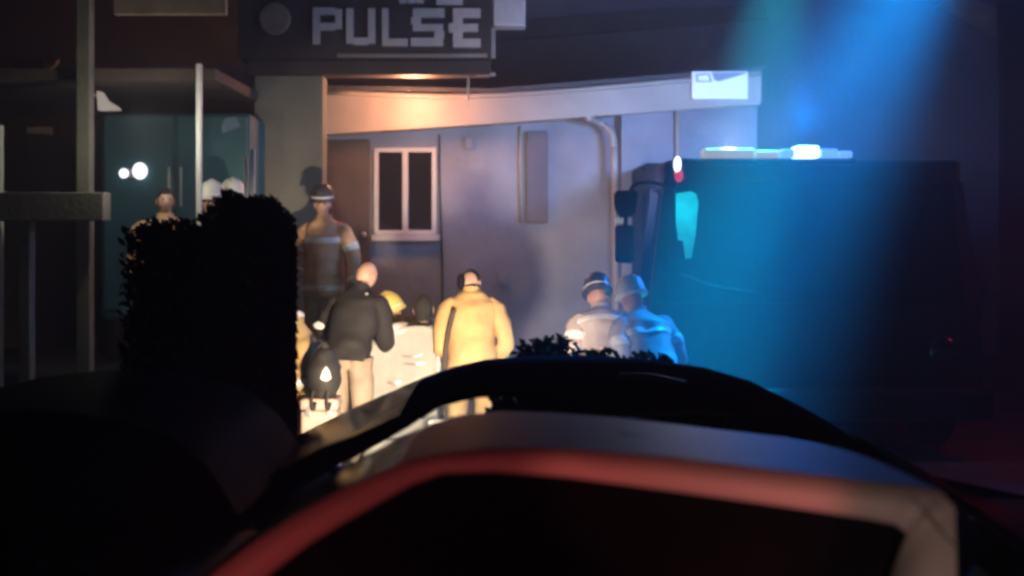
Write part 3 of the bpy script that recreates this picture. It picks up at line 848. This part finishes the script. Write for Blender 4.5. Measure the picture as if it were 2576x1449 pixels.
def head_bm(bm, c, rot):
    t = bmesh.new()
    bmesh.ops.create_uvsphere(t, u_segments=20, v_segments=14, radius=1)
    for v in t.verts:
        x, y, z = v.co
        k = 1 - .22 * max(0, -z) ** 1.3
        x2, y2, z2 = x * .077 * k, y * .097 * (k if y < 0 else 1 - .12 * max(0, -z)), z * .118
        if y > .75 and abs(x) < .25 and -.35 < z < .12: y2 += .022 * (1 - abs(x) / .25)     # nose
        if y > .6 and .05 < z < .28 and abs(abs(x) - .4) < .18: y2 -= .008                  # eye sockets
        if y > .7 and abs(z + .5) < .08 and abs(x) < .4: y2 += .006                          # lips
        v.co = (x2, y2, z2)
    mtx = Matrix.Translation(c) @ rot
    merge(bm, t, 0, mtx)
    for s in (-1, 1):
        e = bmesh.new(); ball(e, (s * .031, .083, .018), .011, u=8, v=6); merge(bm, e, 1, mtx)
        e = bmesh.new(); ball(e, (s * .079, -.005, -.005), (.012, .024, .034), u=8, v=6); merge(bm, e, 0, mtx)

def hand_bm(bm, w, dirv, side):
    d = Vector(dirv).normalized()
    pal = Vector((side, 0, 0)) - d * d.x * side
    pal = pal.normalized() if pal.length > .1 else Vector((0, 1, 0))
    acr = d.cross(pal).normalized()
    loft(bm, [w, w + d * .045, w + d * .095], [(.018, .026), (.017, .04), (.014, .038)], n=5, seg=8, ref=pal)
    for k, L in enumerate((.07, .08, .075, .06)):
        b0 = w + d * .085 + acr * (.027 - k * .018)
        loft(bm, [b0, b0 + d * L * .5 - pal * .006, b0 + d * L * .85 - pal * .028], [(.0085, .0085), (.008, .008), (.006, .006)], n=4, seg=6, ref=pal)
    b0 = w + d * .025 + acr * .028
    loft(bm, [b0, b0 + acr * .03 + d * .03, b0 + acr * .035 + d * .06 - pal * .012], [(.011, .011), (.009, .009), (.007, .007)], n=4, seg=6, ref=pal)

def helmet(parent, c, rot, m, fire=True):
    bm = bmesh.new()
    mtx = Matrix.Translation(c) @ rot
    prof = [(.137, .0), (.139, .012), (.127, .035), (.12, .08), (.105, .13), (.07, .165), (.02, .18)]
    lathe(bm, prof, 24, mtx @ Matrix.Diagonal((.92, 1.1, 1, 1)))
    hl = lchild('helmet', bm, m, parent, True)
    bm = bmesh.new()
    pts = [mtx @ Vector((0, .125, .06)), mtx @ Vector((0, .09, .145)), mtx @ Vector((0, 0, .185)), mtx @ Vector((0, -.09, .145)), mtx @ Vector((0, -.125, .06))]
    loft(bm, pts, [(.012, .012)] * 5, n=12, seg=6); lchild('crest', bm, m, hl, True)
    bm = bmesh.new()
    lathe(bm, [(.124, .036), (.127, .038), (.127, .052), (.124, .054)], 24, mtx @ Matrix.Diagonal((.92, 1.1, 1, 1))); lchild('band', bm, M['stripe'], hl, True)

def person(label, loc, rz, coat, trousers, lean=0.0, nod=0.0, headgear=None, hair=None, hem=.72, stripes=True, puff=1.0, over=None, hs=1.0, sleeve=None, patches=(), turn=0.0, band=0.0, band_at=.545, group='people at the rescue'):
    root = thing('person', label, 'person', loc, rz, group)
    J = dict(pel=(0, 0, .95), wst=(0, 0, 1.10), che=(0, 0, 1.32), nek=(0, .0, 1.50), hea=(0, .025, 1.655))
    for s, n in ((-1, 'l'), (1, 'r')):
        J['sh' + n] = (s * .19, 0, 1.43); J['el' + n] = (s * .27, -.02, 1.15); J['wr' + n] = (s * .24, .12, .93)
        J['hp' + n] = (s * .10, 0, .92); J['kn' + n] = (s * .115, .03, .50); J['an' + n] = (s * .13, -.02, .09); J['to' + n] = (s * .15, .16, .04)
    J = {k: Vector(v) for k, v in J.items()}
    rot = Matrix.Rotation(-lean, 4, 'X')
    pv_ = J['pel'].copy()
    for k in ('wst', 'che', 'nek', 'hea', 'shl', 'shr', 'ell', 'elr', 'wrl', 'wrr'):
        J[k] = pv_ + (rot @ (J[k] - pv_))
    hr = Matrix.Rotation(-turn, 4, 'Z') @ Matrix.Rotation(-(lean * .6 + nod), 4, 'X')
    J['hea'] = J['nek'] + (Matrix.Rotation(-(lean + nod * .7), 4, 'X') @ Vector((0, .025, .155)))
    if over:
        for k, v in over.items(): J[k] = Vector(v)
        if 'hea' not in over and 'nek' in over: J['hea'] = J['nek'] + (Matrix.Rotation(-(lean + nod * .7), 4, 'X') @ Vector((0, .025, .155)))
    J = {k: v * hs for k, v in J.items()}
    names = list(J); idx = {k: i for i, k in enumerate(names)}
    ed = [('pel', 'wst'), ('wst', 'che'), ('che', 'nek'), ('nek', 'hea')]
    for n in 'lr':
        ed += [('che', 'sh' + n), ('sh' + n, 'el' + n), ('el' + n, 'wr' + n), ('pel', 'hp' + n), ('hp' + n, 'kn' + n), ('kn' + n, 'an' + n), ('an' + n, 'to' + n)]
    rad = dict(pel=.12, wst=.11, che=.125, nek=.058, hea=.05)
    for n in 'lr':
        rad.update({'sh' + n: .06, 'el' + n: .042, 'wr' + n: .03, 'hp' + n: .085, 'kn' + n: .058, 'an' + n: .042, 'to' + n: .035})
    bm = evaluated_skin([J[k] for k in names], [(idx[a], idx[b]) for a, b in ed], [rad[k] for k in names], 0)
    for f in bm.faces: f.material_index = 0
    head_bm(bm, J['hea'], hr)
    for n, s in (('l', -1), ('r', 1)):
        hand_bm(bm, J['wr' + n], J['wr' + n] - J['el' + n], s)
    lchild('body', bm, [M['skin'], M['eye']], root, True)
    # trousers
    bm = bmesh.new()
    loft(bm, [J['pel'] + Vector((0, 0, .09)), J['pel'], J['pel'] - Vector((0, 0, .10))], [(.165, .12), (.175, .13), (.15, .12)], n=7, seg=18)
    for n in 'lr':
        loft(bm, [J['hp' + n] + Vector((0, 0, .02)), J['hp' + n].lerp(J['kn' + n], .5), J['kn' + n], J['kn' + n].lerp(J['an' + n], .5), J['an' + n] + Vector((0, 0, .02))],
             [(.105, .115), (.095, .1), (.08, .085), (.078, .082), (.08, .085)], n=18, seg=14, wob=.016, seed=hash(label) % 97)
    tr = lchild('trousers', bm, trousers, root, True)
    if stripes:
        for n in 'lr':
            bm = bmesh.new()
            loft(bm, [J['kn' + n], J['kn' + n].lerp(J['an' + n], .5), J['an' + n] + Vector((0, 0, .02))], [(.088, .092), (.088, .09), (.09, .094)], n=4, seg=14, t0=.55, t1=.75)
            lchild('reflective_stripe', bm, M['stripe'], tr, True)
    for n in 'lr':
        bm = bmesh.new()
        a, t_ = J['an' + n], J['to' + n]
        loft(bm, [a + (a - t_) * .35 + Vector((0, 0, -.03)), a + Vector((0, 0, -.02)), a.lerp(t_, .6) , t_ + (t_ - a) * .12], [(.045, .04), (.055, .055), (.052, .04), (.03, .02)], n=10, seg=12)
        loft(bm, [a + Vector((0, 0, -.03)), a + Vector((0, 0, .12))], [(.058, .062), (.062, .066)], n=4, seg=12)
        lchild('boot', bm, M['boot'], root, True)
    # coat or shirt
    sp = [J['pel'] + Vector((0, 0, hem - .95 * hs if hem < .95 else -.02)) , J['pel'] + (J['wst'] - J['pel']) * .2, J['wst'], J['che'], J['che'].lerp(J['nek'], .62), J['nek'] + (J['nek'] - J['che']) * .10]
    w = puff
    sr = [(.19 * w, .155 * w), (.18 * w, .145 * w), (.175 * w, .14 * w), (.20 * w, .145 * w), (.165 * w, .115 * w), (.075, .075)]
    sd = hash(label) % 89
    bm = bmesh.new()
    loft(bm, sp, sr, n=26, seg=24, wob=.022 * w, seed=sd)
    for n in 'lr':
        s = -1 if n == 'l' else 1
        a = [J['sh' + n] + Vector((-s * .05, 0, .0)), J['sh' + n] + (J['el' + n] - J['sh' + n]) * .25 , J['el' + n], J['el' + n].lerp(J['wr' + n], .6), J['wr' + n].lerp(J['el' + n], .04)]
        loft(bm, a, [(.06, .07), (.074 * w, .08 * w), (.066 * w, .068 * w), (.06 * w, .06 * w), (.054 * w, .054 * w)], n=18, seg=14, wob=.018 * w, seed=sd + 3)
    ct = lchild('coat' if hem < .9 else 'shirt', bm, coat, root, True)
    if stripes:
        for t0, t1 in ((.05, .085), (band_at, band_at + .055 + band)):
            bm = bmesh.new()
            loft(bm, sp, sr, n=4, seg=24, wob=.022 * w, seed=sd, t0=t0, t1=t1, grow=.007, cap=False)
            lchild('reflective_stripe', bm, M['stripe'], ct, True)
        for n in 'lr':
            s = -1 if n == 'l' else 1
            a = [J['sh' + n] + Vector((-s * .05, 0, .0)), J['sh' + n] + (J['el' + n] - J['sh' + n]) * .25, J['el' + n], J['el' + n].lerp(J['wr' + n], .6), J['wr' + n].lerp(J['el' + n], .04)]
            rr = [(.06, .07), (.074 * w, .08 * w), (.066 * w, .068 * w), (.06 * w, .06 * w), (.054 * w, .054 * w)]
            for t0 in (.38, .84):
                bm = bmesh.new()
                loft(bm, a, rr, n=4, seg=14, wob=.018 * w, seed=sd + 3, t0=t0, t1=t0 + .075, grow=.007, cap=False)
                lchild('reflective_stripe', bm, M['stripe'], ct, True)
    # collar
    bm = bmesh.new()
    up = (J['nek'] - J['che']).normalized()
    loft(bm, [J['nek'] - up * .03, J['nek'] + up * .05], [(.085, .085), (.075, .08)], n=4, seg=16, cap=False)
    lchild('collar', bm, coat, ct, True)
    for nm, c, r, m in patches:
        bm = bmesh.new(); ball(bm, c, r, u=12, v=8); lchild(nm, bm, m, ct, True)
    hc = J['hea'] + (hr @ Vector((0, -.005, .035)))
    if headgear: helmet(root, hc, hr, headgear)
    if hair:
        bm = bmesh.new()
        t = bmesh.new(); bmesh.ops.create_uvsphere(t, u_segments=20, v_segments=14, radius=1)
        for v in t.verts:
            x, y, z = v.co
            k = 1.06 + .06 * noise.noise(Vector((x, y, z)) * 6)
            if z < -.25 - .35 * y or (y > .55 and z < .45): k = .85
            v.co = Vector((x * .079 * k, y * .1 * k, z * .12 * k))
        merge(bm, t, 0, Matrix.Translation(J['hea']) @ hr); lchild('hair', bm, hair, root, True)
    return root

def foot(X, d, z=0.02): return Vector(((X - 1288) / F * d, d, z))
# standing firefighter on the porch
person('firefighter in rust coloured coat standing on the porch in front of the dark door', foot(815, 14.4, .62), R(165), M['redbrown'], M['khaki'], headgear=M['helmblk'], puff=1.12, nod=.15, turn=-.3,
       over=dict(wrl=(-.36, .10, .84), ell=(-.32, 0, 1.14)))
# bald man
bald = person('bald man in dark uniform shirt and khaki trousers bending over beside the hedge', foot(876, 11.5), R(-22), M['navy'], M['khaki'], lean=.38, nod=.25, hem=.93, stripes=False, puff=1.08, hs=1.02, turn=.35,
       over=dict(ell=(-.36, .25, 1.14), wrl=(-.30, .48, 1.05), elr=(.20, .26, 1.06), wrr=(.08, .48, 1.0)),
       patches=(('shoulder_patch', (.10, .13, 1.43), (.03, .03, .05), M['stripe']), ('sleeve_patch', (-.36, .17, 1.2), (.06, .04, .035), M['stripe'])))
# bending firefighter half behind the hedge
person('firefighter in yellow coat with white stripes bending, half hidden by the hedge', foot(774, 11.2), R(70), M['tan'], M['tan'], lean=.7, nod=.1, headgear=M['helmblk'], puff=1.15,
       over=dict(ell=(-.25, .55, 1.1), wrl=(-.2, .75, .9), elr=(.25, .5, 1.0), wrr=(.2, .72, .85)))
# yellow helmet man leaning in from the far side
person('firefighter in yellow helmet leaning low behind the white stretcher', foot(1150, 12.7), R(100), M['tan'], M['tan'], lean=1.08, nod=-.3, hs=.95, headgear=M['helmyel'], puff=1.1,
       over=dict(ell=(-.28, .55, 1.05), wrl=(-.18, .75, .95), elr=(.3, .5, 1.0), wrr=(.2, .75, .92)))
# yellow coat man
yman = person('man in plain yellow turnout coat with bare dark haired head, back turned', foot(1187, 11.7), R(4), M['yellow'], M['yellow'], lean=.26, nod=.75, hair=M['hair'], puff=1.1, stripes=False, turn=.25, hs=.985,
       over=dict(elr=(.285, .02, 1.08), wrr=(.23, .18, .90), ell=(-.25, .02, 1.08), wrl=(-.20, .2, .93)))
bm = bmesh.new(); tube(bm, [(-.15, -.10, 1.34), (-.20, -.13, 1.15), (-.22, -.15, .98), (-.235, -.16, .72)], .022, 8); lchild('strap', bm, M['bark'], yman, True)
bm = bmesh.new(); ball(bm, (-.085, .13, 1.56), (.035, .05, .07)); lchild('ear_muff', bm, M['blackplastic'], yman, True)
# the two at right
person('firefighter in pale coat with a broad white band across the back', foot(1526, 11.3), R(8), M['palecoat'], M['palecoat'], lean=.5, nod=.2, headgear=M['helmblk'], puff=1.2, band=.05, hs=.93, band_at=.62)
person('firefighter in grey coat and pale helmet at the right edge of the group', foot(1645, 11.0), R(25), M['greycoat'], M['greycoat'], lean=.5, nod=.1, headgear=M['helmwht'], puff=1.2, hs=.92)
# on the porch behind the hedge
person('firefighter in white helmet on the porch, left of the two above the hedge', foot(536, 13.2, .62), R(160), M['tan'], M['tan'], headgear=M['helmwht'], hs=.99)
person('firefighter in white helmet on the porch, right of the two above the hedge', foot(584, 13.5, .62), R(200), M['tan'], M['tan'], headgear=M['helmwht'], hs=1.01)
person('dark haired person in brown top on the porch behind the hedge', foot(416, 13.12, .62), R(200), M['redbrown'], M['khaki'], stripes=False, hem=.93, hs=1.0, puff=1.3, hair=M['hair'])

# ------------------------------------------------------------------ stretcher, bag and case
DS = 11.9
st = thing('stretcher', 'wheeled stretcher with raised back covered in a white sheet', 'stretcher', (P(1010, 0, DS).x, DS, .1))
sx0, sx1 = P(936, 0, DS).x, P(1086, 0, DS).x
bm = bmesh.new()
for x in (sx0, sx1):
    tube(bm, [(x, DS, .62), (x, DS + .6, .62), (x, DS + 1.8, .62)], .018)
for y in (DS, DS + 1.8): tube(bm, [(sx0, y, .62), (sx1, y, .62)], .018)
for x in (sx0, sx1):
    tube(bm, [(x, DS + .2, .62), (x, DS + .9, .22)], .014); tube(bm, [(x, DS + 1.6, .62), (x, DS + .9, .22)], .014)
    tube(bm, [(x, DS + .1, .26), (x, DS + 1.7, .26)], .016)
child('frame', bm, M['steel'], st)
for x in (sx0, sx1):
    for y in (DS + .1, DS + 1.7):
        bm = bmesh.new(); lathe(bm, [(.03, -.02), (.07, -.02), (.075, 0), (.07, .02), (.03, .02)], 16, Matrix.Translation((x, y, .176)) @ Matrix.Rotation(R(90), 4, 'Y')); child('wheel', bm, M['rubber'], st, True)
bm = bmesh.new(); box(bm, (sx0 + .02, DS + .35, .63), (sx1 - .02, DS + 1.8, .72), .025)
prism(bm, [(sx0 + .02, DS + .36, .66), (sx1 - .02, DS + .36, .66), (sx1 - .02, DS + .05, 1.20), (sx0 + .02, DS + .05, 1.20)], (0, .09, .03)); child('mattress', bm, M['bagblack'], st)
# sheet draped over the back
bm = bmesh.new()
NX, NZ = 22, 26
gr = []
for i in range(NX + 1):
    row = []
    for j in range(NZ + 1):
        u, v = i / NX, j / NZ
        x = sx0 - .03 + (sx1 - sx0 + .06) * u
        z = 1.20 - .92 * v
        y = DS + .03 - .06 * v + .30 * min(1, v) * 0
        x += .05 * v * (u - .5)
        f = .028 * noise.noise(Vector((x * 7, z * 1.6, 2))) + .014 * noise.noise(Vector((x * 18, z * 4, 7)))
        row.append(bm.verts.new((x, y - .03 + f * (.4 + v), z + (.03 * noise.noise(Vector((x * 5, 0, 1))) if j in (0, NZ) else 0))))
    gr.append(row)
for a, b in zip(gr, gr[1:]):
    for j in range(NZ): bm.faces.new((a[j], b[j], b[j + 1], a[j + 1]))
top_ = [gr[i][0] for i in range(NX + 1)]
bk = [bm.verts.new(v.co + Vector((0, .16, .015))) for v in top_]; bk2 = [bm.verts.new(v.co + Vector((0, .45, -.45))) for v in top_]
for i in range(NX):
    bm.faces.new((top_[i], top_[i + 1], bk[i + 1], bk[i])); bm.faces.new((bk[i], bk[i + 1], bk2[i + 1], bk2[i]))
bmesh.ops.solidify(bm, geom=bm.faces[:], thickness=.008)
sh = tag(child('sheet', bm, M['sheet'], st, True), 'white sheet draped over the raised stretcher back', 'sheet')
mw = sh.location.copy(); sh.parent = None; sh.location = st.location
# patient
pt = thing('person', 'patient lying on the stretcher with dark hair showing over the white sheet', 'person', (P(1062, 0, DS).x, DS + .33, .78), 0, 'people at the rescue')
bm = evaluated_skin([(0, 0, .02), (0, -.1, .25), (0, -.14, .42), (0, -.15, .52), (-.18, -.1, .36), (-.24, .1, .12), (-.12, .35, .1), (.1, -.1, .36), (.12, .1, .12), (.08, .35, .1), (-.09, .45, .1), (-.09, .85, .1), (.06, .45, .1), (.06, .85, .1)],
                    [(0, 1), (1, 2), (2, 3), (1, 4), (4, 5), (5, 6), (1, 7), (7, 8), (8, 9), (0, 10), (10, 11), (0, 12), (12, 13)], [.12, .12, .055, .05, .055, .042, .03, .055, .042, .03, .075, .05, .075, .05])
rt = Matrix.Rotation(R(25), 4, 'X'); head_bm(bm, Vector((0, -.15, .56)), rt); lchild('body', bm, [M['skin'], M['eye']], pt, True)
bm = bmesh.new(); t = bmesh.new(); bmesh.ops.create_uvsphere(t, u_segments=18, v_segments=12, radius=1)
for v in t.verts:
    k = 1.07 + .07 * noise.noise(v.co * 6)
    if v.co.y > .5 and v.co.z < .5: k = .85
    v.co = Vector((v.co.x * .08 * k, v.co.y * .1 * k, v.co.z * .12 * k))
merge(bm, t, 0, Matrix.Translation((0, -.15, .565)) @ rt); lchild('hair', bm, M['hair'], pt, True)
bm = bmesh.new(); loft(bm, [(0, .0, .05), (0, .4, .1), (0, .95, .08)], [(.24, .13), (.22, .12), (.18, .09)], n=12, seg=18, wob=.03); lchild('blanket', bm, M['sheet'], pt, True)

for (x0, x1, y, nm) in ((1012, 1062, 894, 0), (1016, 1070, 914, 0), (975, 1010, 962, 0)):
    bm = bmesh.new(); tube(bm, [P(x0, y, DS - .07), P((x0 + x1) / 2, y + 3, DS - .08), P(x1, y - 2, DS - .07)], .008, 6); child('strap', bm, M['steel'], st)
def heap(name, label, cat, c, r, m, sd, grp=None):
    o = thing(name, label, cat, c, 0, grp); bm = bmesh.new(); t = bmesh.new(); bmesh.ops.create_icosphere(t, subdivisions=3, radius=1)
    for v in t.verts:
        n_ = 1 + .35 * noise.noise(v.co * 1.7 + Vector((sd, 0, 0))) + .16 * noise.noise(v.co * 5 + Vector((0, sd, 0)))
        v.co = Vector((v.co.x * r[0] * n_, v.co.y * r[1] * n_, max(-.1 * r[2], v.co.z * r[2] * n_) + .1 * r[2]))
    merge(bm, t); lchild('cloth', bm, m, o, True); return o
heap('crumpled_blanket', 'pale crumpled blanket heaped on top of the stretcher back', 'blanket', P(1000, 838, DS + .1), (.13, .12, .08), M['sheet'], 3)
heap('crumpled_sheet', 'crumpled white sheet lying on the ground left of the stretcher foot', 'sheet', Vector((P(1000, 0, 11.2).x, 11.2, .021)), (.36, .25, .30), M['sheet'], 8)
heap('jacket', 'tan jacket dropped in a heap beside the equipment case', 'jacket', Vector((P(765, 0, 10.45).x, 10.4, .021)), (.16, .16, .34), M['tan'], 12)
kb = thing('equipment_box', 'open pale equipment box on the ground before the yellow coat man', 'box', (P(1140, 0, 11.0).x, 11.0, .021))
bm = bmesh.new(); x = kb.location.x; box(bm, (x - .2, 10.85, .021), (x + .2, 11.15, .30), .02); child('shell', bm, M['white'], kb)
bm = bmesh.new(); box(bm, (x - .205, 11.155, .26), (x + .205, 11.20, .52), .015); child('lid', bm, M['white'], kb)
bm = bmesh.new(); tube(bm, [(x - .07, 10.84, .22), (x - .06, 10.81, .24), (x + .06, 10.81, .24), (x + .07, 10.84, .22)], .01); child('handle', bm, M['blackplastic'], kb)

# case and bag in front of the bald man
DB = 10.7
cs = thing('equipment_case', 'tall dusty pink equipment case standing beside the hedge', 'case', (P(800, 0, DB).x, DB + .15, .1))
bm = bmesh.new(); a, b = P(756, 0, DB), P(848, 0, DB); zt = P(0, 1004, DB).z
box(bm, (a.x, DB, .1), (b.x, DB + .3, zt - .09), .02); child('shell', bm, M['casepink'], cs)
bm = bmesh.new(); box(bm, (a.x - .005, DB - .005, zt - .087), (b.x + .005, DB + .305, zt), .02); child('lid', bm, M['casepink'], cs)
for X in (775, 828):
    bm = bmesh.new(); c_ = P(X, 0, DB); box(bm, (c_.x - .02, DB - .02, zt - .13), (c_.x + .02, DB - .001, zt - .06), .004); child('latch', bm, M['steel'], cs)
bg = thing('medical_backpack', 'black medical backpack with a white emblem, standing on the equipment case', 'bag', (P(808, 0, DB).x, DB + .12, zt))
bm = bmesh.new()
cx = P(808, 0, DB).x
loft(bm, [(cx, DB + .13, zt + .0), (cx, DB + .12, zt + .09), (cx, DB + .12, zt + .19), (cx, DB + .13, zt + .29), (cx, DB + .14, zt + .37)], [(.09, .08), (.13, .11), (.14, .115), (.10, .10), (.05, .06)], n=16, seg=16, wob=.02); child('pack', bm, M['bagblack'], bg, True)
bm = bmesh.new(); prism(bm, [P(x, y, DB - .012) for x, y in ((806, 952), (812, 934), (820, 922), (828, 934), (833, 952), (824, 958), (814, 958))], (0, .012, 0)); child('emblem', bm, M['stripe'], bg)
for X in (788, 826):
    bm = bmesh.new(); tube(bm, [P(X, 985, DB - .01), P(X - 5, 1010, DB - .03), P(X, 1032, DB - .03), P(X + 6, 1012, DB - .03)], .012); child('strap', bm, M['bagblack'], bg)
bm = bmesh.new(); tube(bm, [(cx - .05, DB + .14, zt + .36), (cx, DB + .14, zt + .41), (cx + .05, DB + .14, zt + .36)], .012); child('handle', bm, M['bagblack'], bg)
